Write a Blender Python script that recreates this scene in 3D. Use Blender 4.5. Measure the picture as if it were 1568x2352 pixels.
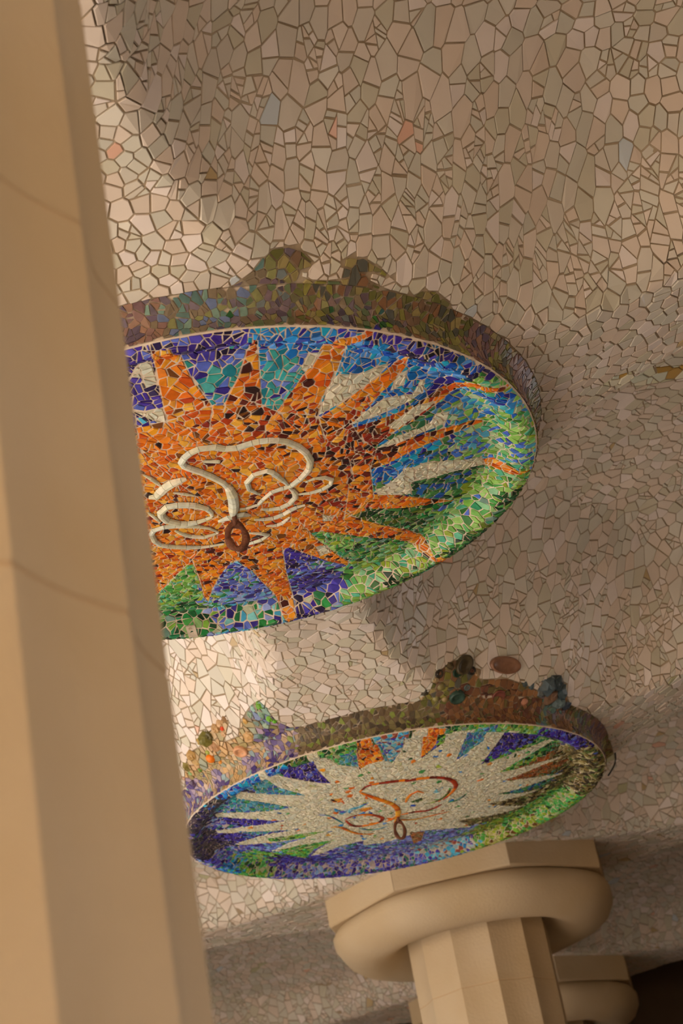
import bpy, math, random, time
import numpy as np
from mathutils import Vector, Matrix
from mathutils.geometry import delaunay_2d_cdt
T0 = time.time()
random.seed(7); RNG = np.random.default_rng(7)
for o in list(bpy.data.objects): bpy.data.objects.remove(o)
scene = bpy.context.scene
COL = scene.collection

# ------------------------------------------------------------------ camera
K = 0.8                                   # one modelling unit is 0.8 m
CAMZ = 1.6                                # eye height, metres
FPX, PITCH, ROLL = 4480.0, 0.4621, -0.194
_f = np.array([0, math.cos(PITCH), math.sin(PITCH)]); _r0 = np.array([1., 0, 0]); _u0 = np.cross(_r0, _f)
_c, _s = math.cos(ROLL), math.sin(ROLL)
CR, CU = _c*_r0 + _s*_u0, -_s*_r0 + _c*_u0
cd = bpy.data.cameras.new('camera'); cam = bpy.data.objects.new('camera', cd); COL.objects.link(cam)
cd.sensor_fit = 'VERTICAL'; cd.sensor_height = 36.0; cd.lens = 36.0*FPX/2352
cd.clip_start = 0.05; cd.clip_end = 500
cam.matrix_world = Matrix(((CR[0], CU[0], -_f[0], 0), (CR[1], CU[1], -_f[1], 0), (CR[2], CU[2], -_f[2], CAMZ), (0, 0, 0, 1)))
cd.dof.use_dof = True; cd.dof.focus_distance = 7.3; cd.dof.aperture_fstop = 4.5
scene.camera = cam

# ------------------------------------------------------------------ light
SKY_STRENGTH, SUN_STRENGTH, EXPOSURE = 1.3, 13.0, 0.5
w = bpy.data.worlds.new('world'); scene.world = w; w.use_nodes = True
nt = w.node_tree; bg = nt.nodes['Background']
tc = nt.nodes.new('ShaderNodeTexCoord'); sep = nt.nodes.new('ShaderNodeSeparateXYZ')
rp = nt.nodes.new('ShaderNodeValToRGB')
nt.links.new(tc.outputs['Generated'], sep.inputs[0]); nt.links.new(sep.outputs['Z'], rp.inputs[0])
rp.color_ramp.elements[0].position = 0.0; rp.color_ramp.elements[0].color = (0.96, 0.97, 1.0, 1)
rp.color_ramp.elements[1].position = 0.7; rp.color_ramp.elements[1].color = (0.55, 0.68, 0.95, 1)
nt.links.new(rp.outputs[0], bg.inputs['Color']); bg.inputs['Strength'].default_value = SKY_STRENGTH
sd = bpy.data.lights.new('sun', 'SUN'); sd.energy = SUN_STRENGTH; sd.angle = 0.01; sd.color = (1, 0.97, 0.95)
sun = bpy.data.objects.new('sun', sd); COL.objects.link(sun)
sun.rotation_euler = Vector((0.78, -0.62, -0.78)).to_track_quat('-Z', 'Y').to_euler()
vs = scene.view_settings
vs.view_transform = 'Standard'; vs.look = 'None'; vs.gamma = 1.0; vs.use_curve_mapping = False; vs.exposure = EXPOSURE

# ------------------------------------------------------------------ layout
H = 4.21                                  # underside of the medallion rims above the eye, units
C1 = np.array([-0.5377, 8.1169]); C2 = np.array([-0.0294, 13.1478])
EV = C2 - C1; S = float(np.linalg.norm(EV)); EV = EV/S; EU = np.array([EV[1], -EV[0]])
R = 1.5
def lat(a, b): return C1 + EU*a*S + EV*b*S
def to_lat(x, y):
    dx, dy = x - C1[0], y - C1[1]
    return (dx*EU[0] + dy*EU[1])/S, (dx*EV[0] + dy*EV[1])/S
def sstep(x, lo, hi):
    t = np.clip((x - lo)/(hi - lo), 0, 1); return t*t*(3 - 2*t)
DOME_R, DOME_CAP, STEP = 0.41, 0.48, 0.30
def zceil(x, y):
    a, b = to_lat(np.asarray(x, float), np.asarray(y, float))
    d1 = np.hypot(a, b); d2 = np.hypot(a, b - 1)
    drop = (np.power(0.88*np.exp(-d1*d1/0.233), 4) + np.power(0.88*np.exp(-d2*d2/0.233), 4))**0.25
    fa, fb = a - np.floor(a) - 0.5, b - np.floor(b) - 0.5
    rho = np.hypot(fa, fb)
    ins = 1 - sstep(rho, 0.30, 0.44)
    cap = DOME_CAP*np.sqrt(np.clip(1 - (rho/0.425)**2, 0, 1))**1.6
    g = sstep(np.minimum(d1, d2)*S, 1.0*R, 1.0*R + 0.85)
    g2 = sstep(np.minimum(d1, d2)*S, 1.02*R, 1.02*R + 0.42)
    return H + 0.75 - drop + g*(drop*0.75*ins + cap) + g2*STEP*(1 - sstep(rho, 0.382, 0.445))
def proj(P):
    P = np.asarray(P, float); z = P @ _f
    return np.stack([784 + FPX*(P @ CR)/z, 1176 - FPX*(P @ CU)/z], -1)
def ray(px, py):
    d = (px - 784)/FPX*CR - (py - 1176)/FPX*CU + _f; return d/np.linalg.norm(d)
TT = np.arange(6, 34, 0.01)
def on_ceiling(px, py):
    d = ray(px, py); P = TT[:, None]*d
    k = int(np.argmax(P[:, 2] > zceil(P[:, 0], P[:, 1]))); return P[k]
PR = np.array([0, .3, .6, .78, .85, .89, .94, .98, 1.0]); PZ = np.array([-.09, -.075, -.03, .022, .05, .03, -.03, -.022, 0])
_rr = np.linspace(0, 1, 401); _zz = np.interp(_rr, PR, PZ)
_k = np.hanning(25); _k /= _k.sum(); _zs = np.convolve(np.pad(_zz, 12, mode='edge'), _k, 'valid')
ZE = float(_zs[-1])
def zface(c, x, y): return H + np.interp(np.hypot(x - c[0], y - c[1])/R, _rr, _zs)
def on_face(c, px, py):
    d = ray(px, py); z = H
    for _ in range(12):
        P = d*(z/d[2]); z = float(zface(c, P[0], P[1]))
    return P[:2] - c

# ------------------------------------------------------------------ materials
def lin(c):
    return [(v/255/12.92 if v/255 <= .04045 else ((v/255 + .055)/1.055)**2.4) for v in c]
def mat(name, col=(.5, .5, .5), rough=.5, attr=False, noise=0, nscale=8, metal=0, bump=0, spec=.5, col2=None, bscale=60):
    m = bpy.data.materials.new(name); m.use_nodes = True; n = m.node_tree.nodes; L = m.node_tree.links
    b = n['Principled BSDF']; b.inputs['Roughness'].default_value = rough; b.inputs['Metallic'].default_value = metal
    b.inputs['Specular IOR Level'].default_value = spec
    b.inputs['Base Color'].default_value = (*col, 1)
    tcn = n.new('ShaderNodeTexCoord')
    if attr:
        a = n.new('ShaderNodeAttribute'); a.attribute_name = 'Col'
        nz = n.new('ShaderNodeTexNoise'); nz.inputs['Scale'].default_value = nscale; nz.inputs['Detail'].default_value = 4
        L.new(tcn.outputs['Object'], nz.inputs['Vector'])
        mr = n.new('ShaderNodeMapRange'); mr.inputs[1].default_value = .3; mr.inputs[2].default_value = .7
        mr.inputs[3].default_value = 1 - noise; mr.inputs[4].default_value = 1 + noise*.3
        L.new(nz.outputs[0], mr.inputs[0])
        mx = n.new('ShaderNodeVectorMath'); mx.operation = 'SCALE'
        L.new(a.outputs['Color'], mx.inputs[0]); L.new(mr.outputs[0], mx.inputs['Scale']); L.new(mx.outputs[0], b.inputs['Base Color'])
    elif col2:
        nz = n.new('ShaderNodeTexNoise'); nz.inputs['Scale'].default_value = nscale; nz.inputs['Detail'].default_value = 6
        L.new(tcn.outputs['Object'], nz.inputs['Vector'])
        cr = n.new('ShaderNodeValToRGB'); cr.color_ramp.elements[0].position = .35; cr.color_ramp.elements[1].position = .68
        cr.color_ramp.elements[0].color = (*col, 1); cr.color_ramp.elements[1].color = (*col2, 1)
        L.new(nz.outputs[0], cr.inputs[0]); L.new(cr.outputs[0], b.inputs['Base Color'])
    if bump:
        nb = n.new('ShaderNodeTexNoise'); nb.inputs['Scale'].default_value = bscale; nb.inputs['Detail'].default_value = 5
        L.new(tcn.outputs['Object'], nb.inputs['Vector'])
        bp = n.new('ShaderNodeBump'); bp.inputs['Strength'].default_value = bump; bp.inputs['Distance'].default_value = .01
        L.new(nb.outputs[0], bp.inputs['Height']); L.new(bp.outputs[0], b.inputs['Normal'])
    return m
M = dict(
    tile=mat('glazed_white_tile', attr=True, rough=.32, noise=.10, nscale=3.0, spec=.4),
    glass=mat('glazed_colour_tile', attr=True, rough=.34, noise=.22, nscale=45, spec=.35),
    grout=mat('ceiling_mortar', (.36, .27, .17), .9, col2=(.48, .39, .28), nscale=5, bump=.4),
    dgrout=mat('medallion_mortar', (.74, .60, .46), .9, col2=(.82, .70, .56), nscale=7, bump=.3),
    plaster=mat('bare_ceiling_plaster', (.5, .42, .32), .8, col2=(.58, .5, .4), nscale=3),
    stone=mat('sandstone', (.60, .45, .26), .85, col2=(.68, .55, .37), nscale=1.3, bump=.25),
    joint=mat('stone_joint', (.60, .42, .24), .9, bump=.2),
    iron=mat('rusty_iron', (.10, .035, .02), .75, col2=(.23, .09, .045), nscale=25, metal=.3, bump=.6, bscale=90),
    wire=mat('dark_cable', (.03, .028, .025), .6),
    sand=mat('sandy_ground', (.47, .39, .31), .95, col2=(.56, .48, .39), nscale=.6),
    warm=mat('ochre_bounce_wall', (.62, .43, .24), .95, col2=(.70, .52, .32), nscale=1.2),  # for the added wall that reflects warm light from behind the camera
    hall=mat('trodden_earth', (.46, .395, .32), .95, col2=(.55, .48, .40), nscale=.9),
    wall=mat('dark_shade_wall', (.10, .065, .04), .95, col2=(.15, .10, .06), nscale=1.5),  # for the walls placed to keep daylight out
)

# ------------------------------------------------------------------ mesh helpers
def link(name, me, parent=None):
    o = bpy.data.objects.new(name, me); COL.objects.link(o)
    if parent is not None: o.parent = parent
    return o
def mesh(name, V, F, m, parent=None, cols=None, smooth=False, off=(0, 0, 0)):
    """V in units relative to the eye; off (units) is subtracted so vertices are local to the parent."""
    V = np.asarray(V, float) - np.asarray(off, float)
    V = V*K
    if parent is None: V = V + np.array([0, 0, CAMZ])
    me = bpy.data.meshes.new(name)
    me.from_pydata(V.tolist(), [], F)
    me.materials.append(m)
    if cols is not None:
        ca = me.color_attributes.new('Col', 'FLOAT_COLOR', 'CORNER')
        arr = np.empty((len(me.loops), 4), np.float32); i = 0
        cnt = [len(f) for f in F]
        arr[:, :3] = np.repeat(np.asarray(cols, np.float32), cnt, axis=0); arr[:, 3] = 1
        ca.data.foreach_set('color', arr.ravel())
    if smooth: me.polygons.foreach_set('use_smooth', [True]*len(me.polygons))
    return link(name, me, parent)
def empty(name, loc_units, parent=None):
    o = bpy.data.objects.new(name, None); COL.objects.link(o)
    L = np.asarray(loc_units, float)*K
    o.location = (L[0], L[1], L[2] + CAMZ); o.empty_display_size = .2
    if parent is not None: o.parent = parent
    return o
def tag(o, label=None, cat=None, group=None, kind=None):
    if label: o['label'] = label
    if cat: o['category'] = cat
    if group: o['group'] = group
    if kind: o['kind'] = kind
    return o

# ------------------------------------------------------------------ broken-tile generator (plan cells -> pieces of tile with thickness)
def darts(inside, box, rad, n, extra=()):
    x0, y0, x1, y1 = box; cs = .12; grid = {}; pts = []
    X = RNG.uniform(x0, x1, n); Y = RNG.uniform(y0, y1, n)
    for (ex, ey, er, en) in extra:
        X = np.r_[X, RNG.uniform(ex-er, ex+er, en)]; Y = np.r_[Y, RNG.uniform(ey-er, ey+er, en)]
    RF = RNG.uniform(.62, 1.25, len(X)); ok = inside(X, Y); RR = rad(X, Y)*RF
    for i in np.nonzero(ok)[0]:
        x, y, r = X[i], Y[i], RR[i]; cx, cy = int(x//cs), int(y//cs); k = int(r//cs) + 1; good = True
        for ix in range(cx - k, cx + k + 1):
            for iy in range(cy - k, cy + k + 1):
                for (px, py) in grid.get((ix, iy), ()):
                    if (px - x)**2 + (py - y)**2 < r*r: good = False; break
                if not good: break
            if not good: break
        if good:
            grid.setdefault((cx, cy), []).append((x, y)); pts.append((x, y))
    return pts
def cells(pts):
    vs_, _, fs, *_ = delaunay_2d_cdt([Vector(p) for p in pts], [], [], 0, 1e-7)
    P = np.array([(v[0], v[1]) for v in vs_]); Tn = np.array(fs)
    A, B, C = P[Tn[:, 0]], P[Tn[:, 1]], P[Tn[:, 2]]
    D = 2*(A[:, 0]*(B[:, 1]-C[:, 1]) + B[:, 0]*(C[:, 1]-A[:, 1]) + C[:, 0]*(A[:, 1]-B[:, 1])); D[np.abs(D) < 1e-12] = 1e-12
    a2, b2, c2 = (A**2).sum(1), (B**2).sum(1), (C**2).sum(1)
    ux = (a2*(B[:, 1]-C[:, 1]) + b2*(C[:, 1]-A[:, 1]) + c2*(A[:, 1]-B[:, 1]))/D
    uy = (a2*(C[:, 0]-B[:, 0]) + b2*(A[:, 0]-C[:, 0]) + c2*(B[:, 0]-A[:, 0]))/D
    inc = [[] for _ in P]
    for t, f in enumerate(fs):
        for v in f: inc[v].append(t)
    out = []
    for v, ts in enumerate(inc):
        if len(ts) < 3: continue
        q = sorted(((math.atan2(uy[t]-P[v, 1], ux[t]-P[v, 0]), ux[t], uy[t]) for t in ts))
        if any((q[(i+1) % len(q)][0] - q[i][0]) % (2*math.pi) > 3.1 for i in range(len(q))): continue
        poly = [(a[1], a[2]) for a in q]
        if max(abs(x-P[v, 0]) + abs(y-P[v, 1]) for x, y in poly) > .5: continue
        out.append(poly)
    return out
def halves(poly, px, py, nx, ny):
    pos, neg = [], []; n = len(poly); ds = [(x-px)*nx + (y-py)*ny for x, y in poly]
    for i in range(n):
        a, b = poly[i], poly[(i+1) % n]; da, db = ds[i], ds[(i+1) % n]
        if da >= 0: pos.append(a)
        if da <= 0: neg.append(a)
        if da*db < 0:
            t = da/(da-db); q = (a[0]+(b[0]-a[0])*t, a[1]+(b[1]-a[1])*t); pos.append(q); neg.append(q)
    return pos, neg
def area(p): return .5*abs(sum(p[i][0]*p[(i+1) % len(p)][1] - p[(i+1) % len(p)][0]*p[i][1] for i in range(len(p))))
def cen(p): n = len(p); return sum(q[0] for q in p)/n, sum(q[1] for q in p)/n
def inset(poly, g):
    n = len(poly); out = poly
    for i in range(n):
        a, b = poly[i], poly[(i+1) % n]; ex, ey = b[0]-a[0], b[1]-a[1]; L = math.hypot(ex, ey)
        if L < 1e-9: continue
        gg = g*random.uniform(.6, 1.5); nx, ny = -ey/L, ex/L
        out, _ = halves(out, a[0]+nx*gg, a[1]+ny*gg, nx, ny)
        if len(out) < 3: return None
    q = []
    for p in out:
        if not q or math.hypot(p[0]-q[-1][0], p[1]-q[-1][1]) > .003: q.append(p)
    while len(q) > 1 and math.hypot(q[0][0]-q[-1][0], q[0][1]-q[-1][1]) <= .003: q.pop()
    return q if len(q) >= 3 else None
def cut_by(polys, lines, psplit, big):
    """polys cut along the boundary polylines, then some of the larger ones broken by a random chord."""
    segs = []
    for ln in lines:
        for i in range(len(ln)-1): segs.append((*ln[i], *ln[i+1]))
    cc = np.array([cen(p) for p in polys]); rad = np.array([max(math.hypot(x-c[0], y-c[1]) for x, y in p) for p, c in zip(polys, cc)])
    cand = {}
    for (x0, y0, x1, y1) in segs:
        dx, dy = x1-x0, y1-y0; L2 = dx*dx+dy*dy
        if L2 < 1e-12: continue
        t = np.clip(((cc[:, 0]-x0)*dx + (cc[:, 1]-y0)*dy)/L2, 0, 1)
        d = np.hypot(cc[:, 0]-x0-t*dx, cc[:, 1]-y0-t*dy)
        for i in np.nonzero(d < rad)[0]: cand.setdefault(int(i), []).append((x0, y0, x1, y1))
    out = []
    for i, p in enumerate(polys):
        ps = [p]
        for (x0, y0, x1, y1) in cand.get(i, ()):
            dx, dy = x1-x0, y1-y0; L = math.hypot(dx, dy); nx, ny = -dy/L, dx/L; nxt = []
            for q in ps:
                ds = [(x-x0)*nx + (y-y0)*ny for x, y in q]
                if min(ds) > -1e-6 or max(ds) < 1e-6: nxt.append(q); continue
                a, b = halves(q, x0, y0, nx, ny)
                # does the segment itself pass through the cell?
                cr = []
                for k in range(len(q)):
                    d0, d1 = ds[k], ds[(k+1) % len(q)]
                    if d0*d1 < 0:
                        t = d0/(d0-d1); u, v = q[k], q[(k+1) % len(q)]
                        cr.append(((u[0]+(v[0]-u[0])*t-x0)*dx + (u[1]+(v[1]-u[1])*t-y0)*dy)/(L*L))
                if len(cr) >= 2 and max(cr) > 0 and min(cr) < 1 and len(a) > 2 and len(b) > 2: nxt += [a, b]
                else: nxt.append(q)
            ps = nxt
        out += ps
    res = []
    for p in out:
        if random.random() < psplit and area(p) > big:
            c = cen(p); th = random.random()*math.pi; a, b = halves(p, c[0], c[1], math.cos(th), math.sin(th))
            res += [q for q in (a, b) if len(q) > 2]
        else: res.append(p)
    return res
def even_out(polys, asp, amax):
    # on steep stretches the plan cells are long in space: break them across their long direction
    for _ in range(3):
        cc = np.array([cen(p) for p in polys]); e = .01
        gx = (zceil(cc[:, 0]+e, cc[:, 1]) - zceil(cc[:, 0]-e, cc[:, 1]))/(2*e); gy = (zceil(cc[:, 0], cc[:, 1]+e) - zceil(cc[:, 0], cc[:, 1]-e))/(2*e)
        fl = np.array([v for p in polys for v in p]); zf = zceil(fl[:, 0], fl[:, 1]); ln_ = [len(p) for p in polys]
        dev = np.abs(np.add.reduceat(zf, np.r_[0, np.cumsum(ln_)[:-1]])/np.array(ln_) - zceil(cc[:, 0], cc[:, 1])); dev = dev/np.sqrt(1+gx*gx+gy*gy)
        out = []
        for i, p in enumerate(polys):
            a, b = float(gx[i]), float(gy[i]); q = [(x-cc[i, 0], y-cc[i, 1]) for x, y in p]; q = [(x, y, a*x+b*y) for x, y in q]
            best = 0
            for u in range(len(q)):
                for v in range(u):
                    d = (q[u][0]-q[v][0])**2 + (q[u][1]-q[v][1])**2 + (q[u][2]-q[v][2])**2
                    if d > best: best = d; dd = (q[u][0]-q[v][0], q[u][1]-q[v][1], q[u][2]-q[v][2])
            ar = area(p)*math.sqrt(1+a*a+b*b)
            if best > 0 and ar > .0022 and (best/ar > asp*1.5 or ar > amax or dev[i] > .006):
                nx, ny = dd[0]+a*dd[2], dd[1]+b*dd[2]; L = math.hypot(nx, ny)
                th = random.gauss(0, .3); nx, ny = nx/L*math.cos(th)-ny/L*math.sin(th), nx/L*math.sin(th)+ny/L*math.cos(th)
                h1, h2 = halves(p, cc[i, 0], cc[i, 1], nx, ny)
                out += [h for h in (h1, h2) if len(h) > 2]
            else: out.append(p)
        polys = out
    return polys
def inpoly(x, y, poly):
    r = False; j = len(poly)-1
    for i in range(len(poly)):
        xi, yi = poly[i]; xj, yj = poly[j]
        if (yi > y) != (yj > y) and x < (xj-xi)*(y-yi)/(yj-yi) + xi: r = not r
        j = i
    return r
def pieces(polys, colf, surf, gap, thick, tilt, minarea, slope=False):
    """returns [(V(n,3) array, faces, cols, centre3d)] for each piece; surf(x,y)->z or (X,Y,Z)"""
    P2 = []; C = []
    if slope:
        cc = np.array([cen(p) for p in polys]); e = .01
        gx = (zceil(cc[:, 0]+e, cc[:, 1]) - zceil(cc[:, 0]-e, cc[:, 1]))/(2*e); gy = (zceil(cc[:, 0], cc[:, 1]+e) - zceil(cc[:, 0], cc[:, 1]-e))/(2*e)
        sl = 1/np.sqrt(1 + gx*gx + gy*gy)**.8
    for k_, p in enumerate(polys):
        if area(p) < minarea: continue
        c0 = cen(p); c = colf(*c0)
        if c is None: continue
        q = inset(p, gap*sl[k_] if slope else gap)
        if q is None or area(q) < minarea*.5: continue
        if sum(q[i][0]*q[(i+1) % len(q)][1] - q[(i+1) % len(q)][0]*q[i][1] for i in range(len(q))) < 0: q = q[::-1]
        P2.append(q); C.append(c)
    if not P2: return []
    flat = np.array([v for q in P2 for v in q]); cc = np.array([cen(q) for q in P2])
    W = surf(flat[:, 0], flat[:, 1]); e = 1e-3
    a = surf(cc[:, 0]+e, cc[:, 1]) - surf(cc[:, 0]-e, cc[:, 1]); b = surf(cc[:, 0], cc[:, 1]+e) - surf(cc[:, 0], cc[:, 1]-e)
    N = -np.cross(a, b); N /= np.linalg.norm(N, axis=1, keepdims=True) + 1e-12
    Wc = surf(cc[:, 0], cc[:, 1]); out = []; k = 0
    for i, q in enumerate(P2):
        n = len(q); B = W[k:k+n]; k += n
        tl = RNG.normal(0, tilt, 3); rel = B - B.mean(0)
        h = (thick*RNG.uniform(.8, 1.2) + np.clip(rel @ tl, -thick*.6, thick*.6))[:, None]
        nrm = N[i]
        top = B + nrm*h; bev = B + nrm*(h - thick*.35)
        cxy = B.mean(0); top = top + (cxy - B)*min(.12, .0018/max(.01, np.linalg.norm(rel, axis=1).mean()))
        V = np.concatenate([top, bev, B - nrm*thick*.5])
        F = [tuple(range(n-1, -1, -1))]
        for j in range(n):
            j2 = (j+1) % n
            F.append((j, j2, n+j2, n+j)); F.append((n+j, n+j2, 2*n+j2, 2*n+j))
        out.append((V, F, C[i], Wc[i], nrm))
    return out
def join_pieces(ps):
    V, F, CC = [], [], []; o = 0
    for (v, f, c, *_r) in ps:
        V.append(v); F += [tuple(i+o for i in q) for q in f]; CC += [c]*len(f); o += len(v)
    return np.concatenate(V), F, CC
def px_area(p):
    v = proj(p[0][:len(p[1][0])]); return area([tuple(q) for q in v])
def emit(ps, parent, off, m, stuff_name, visible, nmax=300, stuff_label=None, piece='tile'):
    sc = []
    for i, p in enumerate(ps):
        x, y = proj(p[3]); a = px_area(p) if (0 < x < 1568 and 0 < y < 2352 and visible(x, y)) else 0
        if a > 60: sc.append((a, i))
    sc.sort(reverse=True); top = {i for _, i in sc[:nmax]}
    for i in sorted(top):
        v, f, c = ps[i][:3]; mesh(piece, v, f, m, parent, [c]*len(f), off=off)
    rest = [p for i, p in enumerate(ps) if i not in top]
    if rest:
        V, F, CC = join_pieces(rest); o = mesh(stuff_name, V, F, m, parent, CC, off=off)
        tag(o, stuff_label, kind='stuff')
ALB = 1.75
def pal(*cs): return [tuple(min(.9, v*ALB) for v in lin(c)) for c in cs]
def pick(p, var=.12):
    c = random.choice(p); f = random.uniform(1-var, 1+var); return tuple(min(.92, v*f) for v in c)

# ------------------------------------------------------------------ colour families, as they look in the hall
PAL = dict(
 ind=pal((52,34,125),(44,28,105),(64,56,150),(32,22,66),(70,86,165),(50,40,140),(28,20,50)),
 blu=pal((18,95,165),(28,115,178),(15,62,150),(70,125,190),(38,32,120),(20,130,165),(22,80,140)),
 tea=pal((40,122,128),(62,140,140),(22,105,122),(88,112,180),(48,145,150),(46,130,125),(70,90,165),(40,30,110)),
 nav=pal((20,18,46),(32,24,70),(26,34,110),(20,70,110),(14,14,20),(40,30,100)),
 lbl=pal((80,135,180),(40,110,170),(60,140,150),(90,150,120),(30,80,160),(110,155,70),(140,160,130)),
 lgr=pal((110,152,72),(90,140,60),(125,165,90),(60,130,60),(110,160,120),(60,140,110),(45,100,45),(120,140,40)),
 mix=pal((120,160,95),(90,150,90),(140,165,125),(60,100,180),(70,140,170),(60,140,110),(100,150,60),(55,80,165)),
 gbl=pal((40,90,60),(30,80,140),(60,110,60),(30,60,130),(50,120,110),(70,110,60),(25,55,40)),
 grn=pal((25,105,50),(20,80,40),(60,130,60),(100,140,50),(15,55,30),(40,120,80),(90,120,110),(12,35,22),(110,145,90)),
 dgr=pal((25,55,28),(18,40,24),(45,85,40),(60,110,60),(80,95,30),(25,80,50)),
 per=pal((80,98,175),(100,125,185),(70,85,160),(60,60,150),(95,150,180),(45,30,100),(40,110,70),(120,135,175)),
 bmx=pal((80,98,175),(40,120,60),(60,140,175),(45,35,110),(25,90,50),(120,135,180),(150,155,130),(100,160,160)),
 org=pal((192,106,18),(188,98,12),(180,88,12),(198,124,24),(188,138,46),(160,66,14),(184,104,20),(176,118,40)),
 red=pal((110,32,20),(80,26,18),(54,20,18),(34,18,18),(140,48,16),(95,55,20)),
 wht=pal((176,176,156),(168,172,158),(182,178,160),(170,168,144)),
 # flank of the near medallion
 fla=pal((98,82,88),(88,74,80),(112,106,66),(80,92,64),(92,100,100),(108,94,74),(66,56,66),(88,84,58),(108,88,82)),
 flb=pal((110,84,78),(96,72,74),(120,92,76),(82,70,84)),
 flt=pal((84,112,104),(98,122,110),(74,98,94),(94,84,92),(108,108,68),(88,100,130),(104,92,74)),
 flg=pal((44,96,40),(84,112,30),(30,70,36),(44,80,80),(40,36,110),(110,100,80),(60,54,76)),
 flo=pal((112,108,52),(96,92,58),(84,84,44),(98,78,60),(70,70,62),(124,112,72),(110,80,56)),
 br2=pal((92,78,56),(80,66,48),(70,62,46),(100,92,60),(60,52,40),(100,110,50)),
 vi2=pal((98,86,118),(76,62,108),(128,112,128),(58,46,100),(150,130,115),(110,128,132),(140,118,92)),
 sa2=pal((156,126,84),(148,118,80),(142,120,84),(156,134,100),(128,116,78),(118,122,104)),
 mu2=pal((110,76,48),(98,68,46),(120,86,54),(90,58,44),(84,74,44)),
 cya=pal((60,140,170),(90,160,180),(40,110,160),(130,160,170),(60,50,140),(120,60,50),(150,150,140)),
 vio=pal((66,56,150),(52,40,130),(90,100,175),(46,34,100),(110,140,180),(150,140,140),(60,60,160),(40,100,90)),
 dk2=pal((44,40,60),(30,26,50),(60,54,70),(46,50,50),(36,30,90),(70,60,70)),
 ylg=pal((112,135,30),(90,130,40),(130,145,40),(70,140,60),(60,80,20),(150,150,90),(90,60,30)),
 gr2=pal((70,140,70),(60,150,80),(100,150,50),(50,120,60),(120,140,40),(140,150,110),(30,70,30)),
 olv=pal((96,84,44),(70,62,34),(120,110,70),(150,145,110),(50,46,30),(80,100,50),(40,34,24)),
 tl2=pal((50,120,150),(40,100,130),(70,130,140),(60,80,150),(60,120,70),(80,140,160)),
 obr=pal((130,70,34),(150,84,36),(110,60,34),(90,80,50),(120,90,50)),
)
WHITE = pal((170,153,130),(164,152,130),(174,158,136),(158,148,122),(168,158,136),(170,152,128),(160,152,130),(178,164,146))
WHITE_ODD = pal((168,130,108),(150,128,92),(156,158,156),(178,140,118),(146,140,108))
WHITE = [tuple(min(.85, v*k) for v, k in zip(c, (1.06, 1.14, 1.36))) for c in WHITE]
WHITE_ODD = [tuple(min(.85, v*k) for v, k in zip(c, (1.05, 1.12, 1.22))) for c in WHITE_ODD]

# ------------------------------------------------------------------ ceiling with the painted patches round the medallions
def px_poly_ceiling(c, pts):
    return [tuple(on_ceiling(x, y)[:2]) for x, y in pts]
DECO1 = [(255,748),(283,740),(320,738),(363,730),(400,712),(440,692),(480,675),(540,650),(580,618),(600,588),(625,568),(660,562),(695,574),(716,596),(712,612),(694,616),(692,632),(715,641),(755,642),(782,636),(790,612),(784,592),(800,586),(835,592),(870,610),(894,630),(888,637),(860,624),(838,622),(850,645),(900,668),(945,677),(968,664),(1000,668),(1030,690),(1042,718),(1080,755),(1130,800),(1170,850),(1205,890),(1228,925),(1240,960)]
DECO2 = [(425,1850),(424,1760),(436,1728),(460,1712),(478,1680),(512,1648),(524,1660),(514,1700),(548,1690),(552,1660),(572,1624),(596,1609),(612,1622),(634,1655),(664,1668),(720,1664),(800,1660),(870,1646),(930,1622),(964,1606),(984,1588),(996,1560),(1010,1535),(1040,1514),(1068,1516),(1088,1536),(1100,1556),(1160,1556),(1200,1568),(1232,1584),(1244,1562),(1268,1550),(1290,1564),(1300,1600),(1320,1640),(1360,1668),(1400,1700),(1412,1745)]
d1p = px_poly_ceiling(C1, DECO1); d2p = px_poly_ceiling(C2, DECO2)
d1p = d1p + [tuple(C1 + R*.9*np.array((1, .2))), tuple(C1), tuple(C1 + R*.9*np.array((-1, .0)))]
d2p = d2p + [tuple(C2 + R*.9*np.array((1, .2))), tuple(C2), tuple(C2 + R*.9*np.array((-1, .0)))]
RW = 1.035*R
def circle(c, r, n=96): return [(c[0]+r*math.cos(2*math.pi*i/n), c[1]+r*math.sin(2*math.pi*i/n)) for i in range(n+1)]
PATCH = px_poly_ceiling(None, [(1380,882),(1410,862),(1450,850),(1500,842),(1568,836),(1600,850),(1600,858),(1560,868),(1500,880),(1450,885),(1410,886)])

FL_ANCH1 = [((300,760),'flb'),((340,760),'flb'),((420,730),'flt'),((470,700),'flt'),((480,740),'flg'),((560,730),'flg'),((560,660),'flt'),((600,700),'fla'),((620,600),'flt'),((660,570),'flo'),((690,600),'flo'),((640,650),'fla'),((700,680),'flo'),((720,720),'flg'),((800,700),'fla'),((800,730),'flg'),((850,720),'flg'),((820,610),'flo'),((870,640),'flo'),((880,720),'fla'),((900,690),'flo'),((960,760),'fla'),((980,700),'flo'),((1030,730),'flo'),((1060,790),'flb'),((1120,820),'flo'),((1180,870),'flb'),((540,760),'flt'),((1200,910),'flo')]
FL_ANCH2 = [((430,1840),'vi2'),((470,1800),'vi2'),((520,1775),'vi2'),((440,1760),'sa2'),((480,1740),'sa2'),((530,1730),'sa2'),((580,1740),'vi2'),((560,1700),'sa2'),((600,1640),'flt'),((640,1700),'vi2'),((650,1680),'vi2'),((480,1690),'sa2'),((700,1690),'br2'),((800,1680),'br2'),((900,1660),'br2'),((950,1640),'br2'),((1000,1590),'flo'),((1040,1560),'flo'),((1060,1600),'mu2'),((1050,1640),'br2'),((1120,1650),'br2'),((1150,1600),'mu2'),((1200,1620),'mu2'),((1250,1650),'mu2'),((1300,1670),'fla'),((1270,1590),'flt'),((1350,1680),'flb'),((1390,1710),'flo')]
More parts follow.
